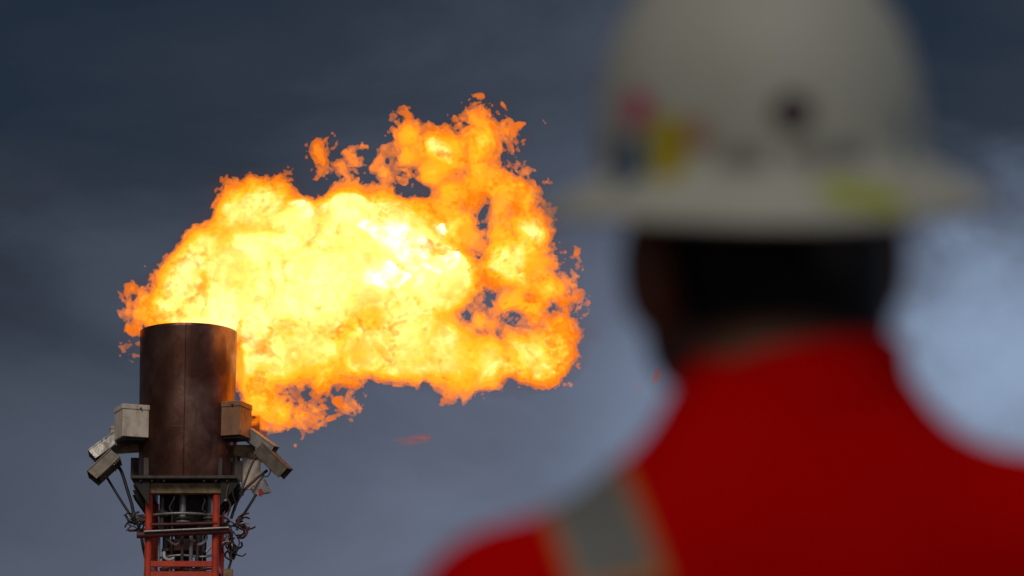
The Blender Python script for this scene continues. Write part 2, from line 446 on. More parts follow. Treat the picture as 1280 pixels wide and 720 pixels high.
M['pipe'] = mat('pale_galvanised_pipe', (0.42, 0.38, 0.34), 0.4, 0.5, var=0.5, scale=14)
M['cable'] = mat('black_cable', (0.028, 0.022, 0.02), 0.6, var=0.4, scale=20)
M['cable2'] = mat('faded_cable', (0.13, 0.075, 0.06), 0.6, var=0.5, scale=20)
M['white'] = mat('white_plate', (0.66, 0.62, 0.58), 0.6, var=0.25, scale=10)
for k_ in ('box', 'boxb', 'lamp', 'ochre', 'red', 'plate'):
    streak(M[k_], .25, 5.0, (2, 2, 1.0))
M['redmark'] = mat('red_mark', (0.45, 0.02, 0.03), 0.6, var=0.2)

# ------------------------------------------------------------------ mesh builders (world coordinates; moved under their thing)
def world_loc(o):
    v = Vector((0, 0, 0))
    while o is not None:
        v += o.location; o = o.parent
    return v
def part(name, bm, mt, parent, sm=None):
    bmesh.ops.translate(bm, verts=bm.verts, vec=-world_loc(parent)) if parent is not None else None
    return bm_obj(name, bm, M[mt] if isinstance(mt, str) else mt, parent, sm)
def T(px, py, d=0.0):
    return at(px, py, TY + d * PXM)
def add_box(bm, c, size, rot=None, bev=0.0):
    g = bmesh.ops.create_cube(bm, size=1.0)
    vs_ = g['verts']
    mtx = Matrix.Translation(c) @ (rot.to_4x4() if rot is not None else Matrix.Identity(4)) @ Matrix.Diagonal((*size, 1))
    bmesh.ops.transform(bm, matrix=mtx, verts=vs_)
    if bev:
        es = list({e for v in vs_ for e in v.link_edges})
        bmesh.ops.bevel(bm, geom=es, offset=bev, segments=1, affect='EDGES')
    return bm
def pbox(bm, x0, x1, y0, y1, d0, d1, bev=0.0):
    """box whose front face spans those photograph pixels at depth d0 (pixels behind the flare's axis plane)"""
    a = T(x0, y1, d0); b = T(x1, y0, d0)
    c = Vector(((a.x + b.x) / 2, TY + (d0 + d1) / 2 * PXM, (a.z + b.z) / 2))
    return add_box(bm, c, (b.x - a.x, (d1 - d0) * PXM, b.z - a.z), None, bev)
def add_tube(bm, pts, r, seg=8, caps=True):
    pts = [Vector(p) for p in pts]
    n = len(pts); rings = []
    up = None
    for i, p in enumerate(pts):
        tn = ((pts[min(i + 1, n - 1)] - pts[max(i - 1, 0)])).normalized()
        if up is None:
            up = tn.orthogonal().normalized()
        up = (up - tn * up.dot(tn)).normalized()
        sd_ = tn.cross(up)
        rr = r[i] if isinstance(r, (list, tuple)) else r
        rings.append([bm.verts.new(p + (up * math.cos(a) + sd_ * math.sin(a)) * rr) for a in [2 * math.pi * k / seg for k in range(seg)]])
    for a, b in zip(rings[:-1], rings[1:]):
        for k in range(seg):
            bm.faces.new((a[k], a[(k + 1) % seg], b[(k + 1) % seg], b[k]))
    if caps:
        bm.faces.new(rings[0][::-1]); bm.faces.new(rings[-1])
    return bm
def curve(pts, n=14):
    """Catmull-Rom through pts"""
    pts = [Vector(p) for p in pts]
    P = [pts[0] * 2 - pts[1]] + pts + [pts[-1] * 2 - pts[-2]]
    o = []
    for i in range(1, len(P) - 2):
        for k in range(n):
            t = k / n
            a, b, c, d = P[i - 1], P[i], P[i + 1], P[i + 2]
            o.append(0.5 * ((2 * b) + (c - a) * t + (2 * a - 5 * b + 4 * c - d) * t * t + (3 * b - a - 3 * c + d) * t ** 3))
    return o + [pts[-1]]
def add_prism(bm, poly, vec):
    a = [bm.verts.new(p) for p in poly]; b = [bm.verts.new(Vector(p) + vec) for p in poly]
    bm.faces.new(a); bm.faces.new(b[::-1]); n = len(a)
    for i in range(n):
        bm.faces.new((a[i], b[i], b[(i + 1) % n], a[(i + 1) % n]))
    return bm
def ring_pts(c, r, n=48, a0=0, a1=2 * math.pi):
    return [c + Vector((math.cos(a0 + (a1 - a0) * k / n) * r, math.sin(a0 + (a1 - a0) * k / n) * r, 0)) for k in range(n + 1)]
NB = bmesh.new

# ------------------------------------------------------------------ ground
bm = NB()
vsq = [bm.verts.new(p) for p in ((-3000, -3000, 0), (3000, -3000, 0), (3000, 3000, 0), (-3000, 3000, 0))]
bm.faces.new(vsq)
tag(bm_obj('ground', bm, M['ground']), kind='structure')

# ------------------------------------------------------------------ flare stack
U = PXM
axis = T(231, 403, -60); axis = Vector((axis.x, TY, 0))
ztop = T(231, 403, -60).z
zplate = T(231, 594, -64).z
stack = empty('flare_stack', (axis.x, TY, 0))
tag(stack, 'scorched brown flare pipe on a red lattice mast, flame at its top', 'flare stack')
# the pipe: open at the top, wall with thickness
bm = NB()
prof = [(58.2, zplate), (58.6, zplate + 20 * U), (59.6, ztop - 60 * U), (60.2, ztop - 4 * U), (60.4, ztop - .6 * U), (59.8, ztop), (56.5, ztop), (55.5, ztop - 3 * U), (55, zplate)]
seg = 96; rings = []
for k in range(seg):
    a = 2 * math.pi * k / seg
    rings.append([bm.verts.new(axis + Vector((math.cos(a) * r * U * (1 + .004 * math.sin(3 * a + z)), math.sin(a) * r * U, z))) for r, z in prof])
for k in range(seg):
    a, b = rings[k], rings[(k + 1) % seg]
    for i in range(len(prof) - 1):
        bm.faces.new((a[i], b[i], b[i + 1], a[i + 1]))
barrel = part('barrel', bm, 'barrel', stack, 50)
bm = NB()   # vertical weld bead and the round bead near the foot
add_tube(bm, [axis + Vector((1.5 * U, -58.4 * U - i * .0016 * U * 0, zplate)) + Vector((0, -(.3 + 1.6 * i / 20) * U, (ztop - zplate - 1.2 * U) * i / 20)) for i in range(21)], .55 * U, 6)
part('weld_seam', bm, 'barrel', barrel, 60)
bm = NB(); add_tube(bm, ring_pts(axis + Vector((0, 0, zplate + 62 * U)), 58.75 * U, 72), .45 * U, 6, False)
part('weld_seam', bm, 'barrel', barrel, 60)
M['barrel'].node_tree.nodes['Principled BSDF'].inputs['Roughness'].default_value = 0.36
for x, dd in ((186, -36), (271, -36), (293, 20), (170, 20)):            # foot gussets
    bm = NB(); pbox(bm, x - 7, x + 7, 572, 597, dd - 4, dd + 4, .3 * U)
    part('foot_bracket', bm, 'plate', stack)
# base plate
bm = NB()
pl_, pr_ = T(163, 594, -66), T(296, 594, -66)
add_box(bm, Vector(((pl_.x + pr_.x) / 2, TY, zplate - 2 * U)), (pr_.x - pl_.x, 128 * U, 4 * U), None, .5 * U)
bp = part('base_plate', bm, 'plate', stack)
for x in (176, 190, 205, 255, 270, 284):                                 # bolts under the edge
    bm = NB(); p = T(x, 599, -60); add_tube(bm, [Vector((p.x, p.y, zplate - 4 * U)), Vector((p.x, p.y, zplate - 7.5 * U))], 1.5 * U, 6)
    part('bolt', bm, 'plate', bp)
for sx, x0, x1, yb in ((-1, 166, 187, 636), (1, 276, 300, 632)):         # stiffener gussets under the plate
    for dd in (-58, -18, 22, 58):
        xin, xout = (x1, x0) if sx < 0 else (x0, x1)
        zt = zplate - 4.02 * U; zb = zt - 32 * U
        X0, X1 = T(xin, 600, dd).x, T(xout, 600, dd).x; y = TY + dd * U
        bm = NB(); add_prism(bm, [Vector((X0, y, zt)), Vector((X1, y, zt)), Vector((X1 - (X1 - X0) * .12, y, zt - 6 * U)), Vector((X0, y, zb))], Vector((0, 2.5 * U, 0)))
        part('gusset', bm, 'darksteel', stack)
for d0, d1 in ((-49, -37), (37, 49)):                                     # ochre head beams
    bm = NB(); pbox(bm, 183, 277, 603.5, 616.5, d0, d1, .5 * U); part('head_beam', bm, 'ochre', stack)
zb0 = T(231, 616, -49).z
for dx in (-1, 1):
    bm = NB(); xx = axis.x + dx * 41 * U
    add_box(bm, Vector((xx, TY, zb0 + 5 * U)), (7 * U, 73 * U, 10 * U)); part('head_beam', bm, 'darksteel', stack)
# four red posts down to the ground
for dx in (-41, 41):
    for dd in (-42, 42):
        bm = NB(); c = axis + Vector((dx * U, dd * U, 0))
        add_tube(bm, [c + Vector((0, 0, .02)), c + Vector((0, 0, zb0 + .01))], 4.6 * U, 14)
        part('post', bm, 'red', stack, 60)
        bm = NB(); add_box(bm, c + Vector((0, 0, .012)), (.24, .24, .02)); part('foot_plate', bm, 'darksteel', stack)
def zpy(py, d):
    return T(231, py, d).z
lev = [(705, 7), (718.5, 8)]
z = zpy(718.5, -42)
rungs = [(zpy(y, -42), h) for y, h in lev]
while z > 1.0:
    z -= .62; rungs.append((z, 8))
for z, h in rungs:
    for dd in (-42, 42):
        bm = NB(); add_box(bm, axis + Vector((0, dd * U, z)), (75 * U, 4 * U, h * U), None, .4 * U); part('crossbar', bm, 'red', stack)
    for dx in (-41, 41):
        bm = NB(); add_box(bm, axis + Vector((dx * U, 0, z)), (4 * U, 76 * U, h * U), None, .4 * U); part('crossbar', bm, 'red', stack)
# manifold ring, pipe bars, risers, flanges
bm = NB(); zr = zpy(641.5, -54); add_tube(bm, ring_pts(Vector((axis.x, TY, zr)), 54 * U, 60), 1.7 * U, 8, False); part('manifold_ring', bm, 'pipe', stack, 60)
bm = NB(); add_tube(bm, [T(171, 669, -50), T(289, 663, -50)], 4.2 * U, 10); part('pipe_bar', bm, 'darkred', stack, 60)
bm = NB(); add_tube(bm, [T(180, 664.5, -56), T(286, 659.5, -56)], 1.5 * U, 8); part('pipe_bar', bm, 'pipe', stack, 60)
bm = NB(); add_tube(bm, [T(172, 664, 40), T(289, 660, 40)], 3.6 * U, 10); part('pipe_bar', bm, 'darkred', stack, 60)
bm = NB(); add_tube(bm, [T(190, 656, -45), T(272, 654, -45)], 2.2 * U, 10); part('pipe_bar', bm, 'darkred', stack, 60)
rnd = random.Random(5)
for x, r, d, y0, y1, mt in ((229, 4.2, -28, 606, 648, 'pipe'), (209, 4.5, -10, 614, 720, 'darksteel'), (250, 4.5, -6, 612, 720, 'darksteel'), (231, 11, 6, 600, 760, 'darksteel'),
                            (199, 1.6, -40, 672, 704, 'pipe'), (228, 2.0, -36, 668, 722, 'plate'), (239, 2.4, -34, 664, 722, 'pipe'), (247, 1.6, -37, 666, 722, 'plate'),
                            (216, 1.4, -20, 618, 720, 'plate'), (262, 3.2, -12, 610, 652, 'pipe'), (203, 3.4, -24, 620, 662, 'plate'), (257, 2.2, 20, 620, 722, 'darksteel')):
    bm = NB(); a = T(x, y0, d); b = T(x, y1, d); b = Vector((a.x, a.y, b.z)); add_tube(bm, [b, a], r * U, 10); part('riser', bm, mt, stack, 60)
for x, y, d, r, h, mt in ((229, 648, -28, 9, 2.2, 'plate'), (229, 652.5, -28, 9, 2.2, 'pipe'), (262, 648, -12, 8.5, 2, 'pipe'), (262, 652, -12, 8.5, 2.4, 'plate'), (203, 640, -24, 7.5, 2.2, 'plate'),
                          (203, 644, -24, 7.5, 2, 'pipe'), (231, 690, 6, 17, 4, 'darksteel'), (231, 684, 6, 17, 3, 'plate'), (209, 688, -10, 7, 3, 'plate'), (250, 632, -6, 7.5, 3, 'plate'), (239, 676, -34, 5, 2.5, 'pipe')):
    bm = NB(); p = T(x, y, d); add_tube(bm, [p - Vector((0, 0, h * U / 2)), p + Vector((0, 0, h * U / 2))], r * U, 16); part('flange', bm, mt, stack, 40)
for pts, r, mt in (([(250, 664, -38), (256, 667, -40), (258, 673, -42), (253, 679, -40), (246, 681, -36)], 1.9, 'white'),
                   ([(206, 668, -42), (212, 676, -44), (220, 681, -42), (224, 676, -40)], 1.7, 'pipe'),
                   ([(205, 690, -38), (206, 697, -40), (212, 700, -38), (217, 698, -34)], 2.0, 'white'),
                   ([(258, 690, -36), (263, 684, -38), (267, 682, -38)], 1.6, 'white'),
                   ([(200, 697, -30), (225, 694, -34), (252, 696, -30), (266, 694, -34)], 1.5, 'pipe'),
                   ([(200, 712, -30), (222, 709, -34), (240, 712, -34), (266, 710, -30)], 2.3, 'pipe'),
                   ([(252, 616, -36), (256, 626, -42), (253, 636, -44), (258, 641, -50)], 1.2, 'cable'),
                   ([(214, 613, -40), (218, 622, -44), (212, 634, -46), (216, 642, -52)], 1.1, 'cable'),
                   ([(286, 605, -58), (283, 620, -60), (288, 632, -58), (284, 645, -56)], 1.2, 'cable2'),
                   ([(291, 600, -58), (291, 618, -58), (295, 632, -56), (290, 646, -56)], .9, 'cable')):
    bm = NB(); add_tube(bm, curve([T(*p) for p in pts], 8), r * U, 7); part('hose', bm, mt, stack, 60)
bm = NB(); pbox(bm, 278.5, 283, 619, 626, -58, -54); part('terminal', bm, 'white', stack)
bm = NB(); pbox(bm, 280, 291, 711, 735, -48, -36, .5 * U); part('terminal_box', bm, 'ochre', stack)
bm = NB(); pbox(bm, 179, 184, 715, 740, -40, -30, .5 * U); part('terminal_box', bm, 'ochre', stack)
bm = NB(); c = axis + Vector((0, 8 * U, 0)); add_tube(bm, [Vector((c.x, c.y, zpy(676, 0))), Vector((c.x, c.y, zpy(668, 0))), Vector((c.x, c.y, zpy(655, 0))), Vector((c.x, c.y, zplate - 4.1 * U))], [10 * U, 15 * U, 29 * U, 34 * U], 24); part('burner_cone', bm, 'darksteel', stack, 30)
bm = NB(); c = axis + Vector((0, 4 * U, zpy(690, -4))); add_tube(bm, [c, c + Vector((0, 0, 14 * U))], 24 * U, 20); part('valve_drum', bm, 'darkred', stack, 30)
# cables from the lamps down to the ring, and the two knots of cable at its sides
CAB = [([(132, 594, -6), (141, 609, -8), (154, 630, -14), (166, 648, -22)], 1.6, 'cable'),
       ([(144, 577, -6), (152, 590, -10), (159, 612, -14), (165, 632, -20), (168, 650, -26)], 2.1, 'cable'),
       ([(148, 572, -2), (149, 577, -2), (146, 580, -4), (143, 577, -4)], .8, 'cable'),
       ([(334, 588, -6), (322, 597, -10), (306, 612, -16), (296, 628, -22), (289, 648, -26)], 1.9, 'cable2'),
       ([(326, 566, -12), (316, 578, -16), (307, 600, -20), (299, 622, -24), (290, 644, -28)], 1.4, 'cable2'),
       ([(320, 618, -6), (314, 628, -10), (305, 642, -14), (296, 652, -20)], 1.7, 'cable'),
       ([(337, 586, -8), (338, 590, -8), (334, 596, -8), (329, 594, -8)], .7, 'cable'),
       ([(176, 664, -30), (179, 684, -30), (184, 706, -34), (188, 726, -38)], 2.0, 'cable'),
       ([(181, 668, -30), (183, 690, -34), (187, 720, -36)], 1.2, 'cable'),
       ([(287, 668, -30), (292, 682, -30), (290, 696, -34), (285, 714, -38)], 1.6, 'cable'),
       ([(291, 664, -30), (299, 676, -28), (296, 690, -30), (292, 700, -30)], .8, 'cable'),
       ([(285, 655, -40), (290, 668, -40), (286, 684, -42), (289, 700, -40)], 1.7, 'cable2'),
       ([(295, 650, -30), (305, 656, -26), (309, 664, -26), (304, 672, -30), (296, 671, -30)], 1.7, 'darkred')]
for pts, r, mt in CAB:
    bm = NB(); add_tube(bm, curve([T(*p) for p in pts], 9), r * U, 7); part('cable', bm, mt, stack, 60)
for cxp, cyp, sx, sy in ((173, 655, 12, 11), (296, 657, 12, 12), (290, 685, 5, 14)):
    for k in range(14):
        a = rnd.uniform(0, 6.28); q = []
        x, y, d = cxp + rnd.gauss(0, sx * .35), cyp + rnd.gauss(0, sy * .35), rnd.uniform(-48, -8)
        for j in range(5):
            q.append(T(x, y, d)); a += rnd.uniform(.1, 1.1) * (1 if k % 2 else -1)
            x += math.cos(a) * 5.5; y += math.sin(a) * 4.5; d += rnd.uniform(-6, 6)
        bm = NB(); add_tube(bm, curve(q, 5), rnd.uniform(.7, 1.6) * U, 6); part('cable', bm, rnd.choice(['cable', 'cable', 'cable2', 'darkred', 'pipe']), stack, 60)
    for k in range(5):
        p = T(cxp + rnd.gauss(0, sx * .4), cyp + rnd.gauss(0, sy * .4), rnd.uniform(-48, -20))
        bm = NB(); add_box(bm, p, (rnd.uniform(3, 5) * U, 4 * U, rnd.uniform(3, 5) * U), Matrix.Rotation(rnd.uniform(0, 3), 3, 'Y'), .5 * U)
        part('cable_clamp', bm, rnd.choice(['darksteel', 'plate', 'cable']), stack)
# lamp arms reaching out from the pipe
for pts in ([(137, 566, -4), (156, 552, -4), (182, 552, -4), (182, 563, -4)], [(283, 556, -4), (283, 568, -4), (322, 574, -4), (318, 556, -4)]):
    bm = NB(); add_prism(bm, [T(*p) for p in pts], Vector((0, 12 * U, 0))); part('lamp_arm', bm, 'ochre', stack)
bm = NB(); pbox(bm, 302, 326, 566, 612, -2, 1, .3 * U); part('side_panel', bm, 'box', stack)
bm = NB(); pbox(bm, 293.5, 302.5, 576, 602, -8, -5, .3 * U); part('side_panel', bm, 'plate', stack)
for x in (284, 294):
    bm = NB(); add_tube(bm, [T(x, 545, 0), T(x, 596, 0)], 2.6 * U, 8); part('strut', bm, 'ochre', stack)

# ------------------------------------------------------------------ junction boxes
def junction_box(x0, x1, y0, y1, d, dep, yaw, label, mt='box'):
    a, b = T(x0, y1, d), T(x1, y0, d)
    wd, ht = (b.x - a.x), (b.z - a.z)
    c = Vector(((a.x + b.x) / 2, TY + d * U, a.z))
    t = empty('junction_box', c); tag(t, label, 'junction box', 'junction boxes on the flare pipe')
    rot = Matrix.Rotation(yaw, 3, 'Z')
    bm = NB(); add_box(bm, c + Vector((0, 0, ht * .42)), (wd, dep * U, ht * .84), rot, .5 * U); part('body', bm, mt, t)
    bm = NB(); add_box(bm, c + Vector((0, 0, ht * .92)), (wd * 1.05, dep * U * 1.05, ht * .155), rot, .5 * U); part('lid', bm, mt, t)
    bm = NB(); p = c + rot @ Vector((wd * .17, -dep * U * .53, ht * .88)); add_tube(bm, [p + rot @ Vector((0, .02, 0)), p - rot @ Vector((0, .02, 0))], 1.1 * U, 8); part('latch', bm, 'cable', t)
    bm = NB(); add_box(bm, c + rot @ Vector((0, 0, -1.6 * U)), (wd * .8, dep * U * .8, 3 * U), rot); part('mount', bm, 'darksteel', t)
    return t
junction_box(147, 182, 508.5, 549, -30, 36, R(22), 'cream junction box on the left side of the scorched pipe, above the lamps')
junction_box(137, 150, 534, 556, 14, 16, R(14), 'narrow junction box half hidden behind the left cream box')
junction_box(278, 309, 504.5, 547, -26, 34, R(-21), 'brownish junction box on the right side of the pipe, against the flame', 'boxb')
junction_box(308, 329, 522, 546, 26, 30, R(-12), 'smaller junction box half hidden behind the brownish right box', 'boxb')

# ------------------------------------------------------------------ floodlights
def floodlight(p0, p1, wd, d, mt, label, roll=0.25):
    a, b = T(p0[0], p0[1], d), T(p1[0], p1[1], d - 8)
    ax = (b - a); ln = ax.length; ax.normalize()
    side = Vector((0, 1, 0)); side = (side - ax * side.dot(ax)).normalized()
    side = Quaternion(ax, roll) @ side
    nrm = side.cross(ax); rot = Matrix((ax, side, nrm)).transposed()
    if nrm.z < 0: rot = Matrix((ax, -side, -nrm)).transposed()
    t = empty('floodlight', a); tag(t, label, 'floodlight', 'floodlights on the flare pipe')
    W = wd * U
    bm = NB(); add_box(bm, a + ax * ln * .48, (ln * .96, W, W * .86), rot, .7 * U); part('housing', bm, mt, t)
    bm = NB(); add_box(bm, a + ax * (ln * .55) + rot @ Vector((0, 0, W * .46)), (ln * 1.1, W * 1.08, W * .07), rot); part('visor', bm, mt, t)
    for s in (-1, 1):
        bm = NB(); add_box(bm, a + ax * (ln * 1.02) + rot @ Vector((0, s * W * .48, 0)), (ln * .14, W * .06, W * .8), rot); part('visor_side', bm, mt, t)
    bm = NB(); add_box(bm, a + ax * (ln * .963), (ln * .02, W * .84, W * .72), rot); part('glass', bm, 'glass', t)
    for k in range(4):
        bm = NB(); add_box(bm, a + ax * (ln * (.06 + .09 * k)) + rot @ Vector((0, 0, -W * .47)), (ln * .03, W * .86, W * .1), rot); part('cooling_fin', bm, mt, t)
    bm = NB(); add_tube(bm, [a + ax * ln * .3 + Vector((0, .25, .02)), a + ax * ln * .3], 2 * U, 8); part('bracket', bm, 'darksteel', t)
floodlight((152, 546), (119, 570), 17, -8, 'lamp', 'grey floodlight under the left cream box, pointing down to the left')
floodlight((146, 571), (119, 596), 19, -16, 'lampdark', 'dark brown floodlight, lower of the two left of the pipe')
floodlight((308, 541), (339, 563), 17, -8, 'lamp', 'floodlight under the right brownish box, its top lit orange by the flame')
floodlight((325, 561), (354, 590), 19, -16, 'lampdark', 'dark brown floodlight, lower and outermost right of the pipe')

# ------------------------------------------------------------------ loose sheet on the right
sh = empty('loose_sheet', T(312, 606, -2)); tag(sh, 'small crumpled white sheet with a red mark below the right lamps', 'sheet')
bm = NB(); g = []
q = [(313, 611), (329, 594), (340, 616), (318, 621)]
for i in range(7):
    row = []
    for j in range(7):
        u, v = i / 6, j / 6
        x = (q[0][0] * (1 - u) + q[1][0] * u) * (1 - v) + (q[3][0] * (1 - u) + q[2][0] * u) * v
        y = (q[0][1] * (1 - u) + q[1][1] * u) * (1 - v) + (q[3][1] * (1 - u) + q[2][1] * u) * v
        row.append(bm.verts.new(T(x, y, -4 + 2.5 * math.sin(u * 5 + v * 3) + rnd.uniform(-.6, .6))))
    g.append(row)
for i in range(6):
    for j in range(6):
        bm.faces.new((g[i][j], g[i + 1][j], g[i + 1][j + 1], g[i][j + 1]))
bmesh.ops.solidify(bm, geom=bm.faces[:], thickness=.004)
part('sheet', bm, 'white', sh, 80)
bm = NB(); pbox(bm, 323, 328, 611, 620, -10, -8.5); part('red_mark', bm, 'redmark', sh)

# ------------------------------------------------------------------ the worker
M['coverall'] = mat('red_coverall_cloth', (0.50, 0.0008, 0.0006), 0.9, var=0.14, scale=5, bump=0.35, bscale=9, spec=0.02)
M['skin'] = mat('skin', (0.20, 0.075, 0.036), 0.7, var=0.2, scale=12)
M['hair'] = mat('black_hair', (0.010, 0.008, 0.007), 0.6, var=0.4, scale=60, bump=0.4, bscale=120, spec=0.2)
M['boot'] = mat('brown_boot_leather', (0.06, 0.035, 0.02), 0.6, var=0.4)
M['shell'] = mat('scuffed_off_white_shell', (0.43, 0.415, 0.35), 0.62, col2=(0.37, 0.355, 0.295), scale=9, spec=0.4)
M['reflect'] = mat('grey_reflective_tape', (0.17, 0.165, 0.15), 0.5, var=0.15, scale=30, spec=0.2)
M['trim'] = mat('orange_yellow_trim', (0.42, 0.14, 0.02), 0.7, var=0.1)
for nm, c in (('pink', (0.50, 0.004, 0.10)), ('yellow', (0.44, 0.33, 0.005)), ('blue', (0.02, 0.085, 0.17)), ('brown', (0.13, 0.06, 0.05)), ('orange', (0.35, 0.17, 0.10)),
              ('plum', (0.045, 0.016, 0.024)), ('grey', (0.25, 0.23, 0.20)), ('lime', (0.34, 0.36, 0.003)), ('skyblue', (0.10, 0.22, 0.28)), ('black', (0.02, 0.02, 0.022))):
    M['st_' + nm] = mat(nm + '_sticker', c, 0.45, var=0.12, scale=20)
WY = 2.70
def Wp(px, py, d=0.0):
    return at(px, py, WY + d)
MP = (Wp(1065, 360) - Wp(965, 360)).length / 100
class Field:
    """signed distance field on a grid, built by smooth unions, turned into one continuous surface"""
    def __init__(s, lo, hi, h):
        s.lo = np.array(lo, np.float32); s.h = h
        s.n = np.ceil((np.array(hi) - np.array(lo)) / h).astype(int)
        s.v = np.full(tuple(s.n), 0.2, np.float32)
    def add(s, fn, lo, hi, k=0.03, op='add'):
        m = k + 0.03
        a = np.maximum(np.floor((np.array(lo) - m - s.lo) / s.h).astype(int), 0); b = np.minimum(np.ceil((np.array(hi) + m - s.lo) / s.h).astype(int), s.n)
        if (b <= a).any(): return
        g = [s.lo[i] + np.arange(a[i], b[i], dtype=np.float32) * s.h for i in range(3)]
        X, Y, Z = np.meshgrid(*g, indexing='ij')
        d = fn(X, Y, Z).astype(np.float32); sl = tuple(slice(a[i], b[i]) for i in range(3)); v = s.v[sl]
        if op == 'cut':
            s.v[sl] = np.maximum(v, -d); return
        hh = np.clip(.5 + .5 * (v - d) / k, 0, 1)
        s.v[sl] = v * (1 - hh) + d * hh - k * hh * (1 - hh)
    def capsule(s, a, b, ra, rb=None, k=0.03, flat=1.0):
        rb = ra if rb is None else rb
        a = np.array(a); b = np.array(b); ab = b - a; L2 = float(ab @ ab) + 1e-9
        def fn(X, Y, Z):
            t = np.clip(((X - a[0]) * ab[0] + (Y - a[1]) * ab[1] + (Z - a[2]) * ab[2]) / L2, 0, 1)
            return np.sqrt((X - a[0] - t * ab[0]) ** 2 + ((Y - a[1] - t * ab[1]) * flat) ** 2 + (Z - a[2] - t * ab[2]) ** 2) - (ra + (rb - ra) * t)
        r = max(ra, rb); s.add(fn, np.minimum(a, b) - r, np.maximum(a, b) + r, k)
    def ellipsoid(s, c, r, rot=None, k=0.03, op='add'):
        c = np.array(c); r = np.array(r); Rm = np.eye(3) if rot is None else np.array(rot)
        def fn(X, Y, Z):
            P = [X - c[0], Y - c[1], Z - c[2]]
            q = [(Rm[0, i] * P[0] + Rm[1, i] * P[1] + Rm[2, i] * P[2]) for i in range(3)]
            k0 = np.sqrt((q[0] / r[0]) ** 2 + (q[1] / r[1]) ** 2 + (q[2] / r[2]) ** 2) + 1e-6
            k1 = np.sqrt((q[0] / r[0] ** 2) ** 2 + (q[1] / r[1] ** 2) ** 2 + (q[2] / r[2] ** 2) ** 2) + 1e-6
            return k0 * (k0 - 1) / k1
        s.add(fn, c - r.max(), c + r.max(), k, op)
    def mesh(s, name):
        v = -s.v; v[0] = v[-1] = -.1; v[:, 0] = v[:, -1] = -.1; v[:, :, 0] = v[:, :, -1] = -.1
        P, Q = surface_nets(v); P = P * s.h + s.lo
        me = bpy.data.meshes.new(name); me.from_pydata(P.tolist(), [], Q.tolist()); me.update()
        me.polygons.foreach_set('use_smooth', [True] * len(me.polygons))
        return me
hat_c = Wp(953, 208, 0.02)
hat_rot = Matrix.Rotation(R(-3.0), 3, 'Y') @ Matrix.Rotation(R(15), 3, 'X') @ Matrix.Rotation(R(20), 3, 'Z')
def Hl(x, y, z):
    return hat_c + hat_rot @ Vector((x, y, z))
feet = Vector((Wp(985, 470).x, WY + .03, 0))
person = empty('person', feet)
tag(person, 'worker in red coverall and white hard hat seen from behind, looking towards the flame', 'person')
neck0 = Wp(985, 500, 0.0)
shL, shR = Wp(646, 806, .02), Wp(1395, 716, .02)
hipz = 0.93
hips = Vector((feet.x, feet.y, hipz))
elL, elR = Vector((shL.x - .06, WY + .02, shL.z - .29)), Vector((shR.x + .06, WY + .02, shR.z - .30))
wrL, wrR = elL + Vector((.0, .09, -.25)), elR + Vector((-.0, .09, -.25))
# body: head, ears, neck, hands (one continuous mesh; the trunk runs inside the coverall)
F = Field((feet.x - .42, WY - .25, 0.0), (feet.x + .42, WY + .35, 1.95), 0.006)
hr = [list(r) for r in hat_rot]
F.ellipsoid(Hl(0, .0, -.03), (.080, .098, .112), hr, .02)                       # cranium
F.ellipsoid(Hl(0, .045, -.105), (.062, .058, .062), hr, .03)                    # face and jaw
F.ellipsoid(Hl(-.052, .03, -.125), (.030, .035, .04), hr, .03); F.ellipsoid(Hl(.052, .03, -.125), (.030, .035, .04), hr, .03)
F.capsule(Hl(0, .095, -.07), Hl(0, .112, -.095), .010, .014, .015)              # nose
F.capsule(Hl(-.018, .098, -.128), Hl(.018, .098, -.128), .007, .007, .01)       # mouth
F.ellipsoid(Hl(0, .085, -.155), (.024, .02, .018), hr, .03)                     # chin
for s_ in (-1, 1):
    F.ellipsoid(Hl(s_ * .030, .094, -.058), (.014, .01, .008), hr, .01)         # eyes
    F.ellipsoid(Hl(s_ * .093 - .003, -.002, -.072), (.016, .034, .044), hr, .010)      # ears
F.capsule(Hl(0, -.012, -.08), neck0, .062, .066, .03)
F.capsule(neck0 - Vector((0, 0, .14)), hips, .075, .10, .05, .9); F.capsule(neck0, neck0 - Vector((0, 0, .14)), .058, .06, .03)
F.capsule(neck0 - Vector((0, 0, .07)), shL, .05, .045, .04); F.capsule(neck0 - Vector((0, 0, .07)), shR, .05, .045, .04)
for sgn, sh_, el, wr in ((-1, shL, elL, wrL), (1, shR, elR, wrR)):
    F.capsule(sh_, el, .042, .034, .03); F.capsule(el, wr, .035, .024, .03)
    hp = wr + Vector((0, .02, -.085)); F.capsule(wr, hp, .024, .03, .02, 1.0)
    for j, (dy, ln) in enumerate(((-.027, .062), (-.009, .074), (.009, .078), (.027, .072))):
        k0 = hp + Vector((0, dy, -.012)); k1 = k0 + Vector((-sgn * .006, .0, -ln * .55)); k2 = k1 + Vector((-sgn * .016, .002, -ln * .45))
        F.capsule(k0, k1, .0095, .009, .006); F.capsule(k1, k2, .009, .008, .006)
    t0 = wr + Vector((0, .03, -.03)); t1 = t0 + Vector((-sgn * .012, .028, -.035)); t2 = t1 + Vector((-sgn * .012, .010, -.03))
    F.capsule(t0, t1, .012, .011, .01); F.capsule(t1, t2, .011, .009, .006)
    hipj = hips + Vector((sgn * .095, 0, -.02)); kn = Vector((feet.x + sgn * .12, feet.y + .01, .50)); an = Vector((feet.x + sgn * .135, feet.y, .09))
    F.capsule(hipj, kn, .08, .055, .04); F.capsule(kn, an, .05, .036, .03)
body = link('body', F.mesh('body'), M['skin'], person); body.data.transform(Matrix.Translation(-feet))
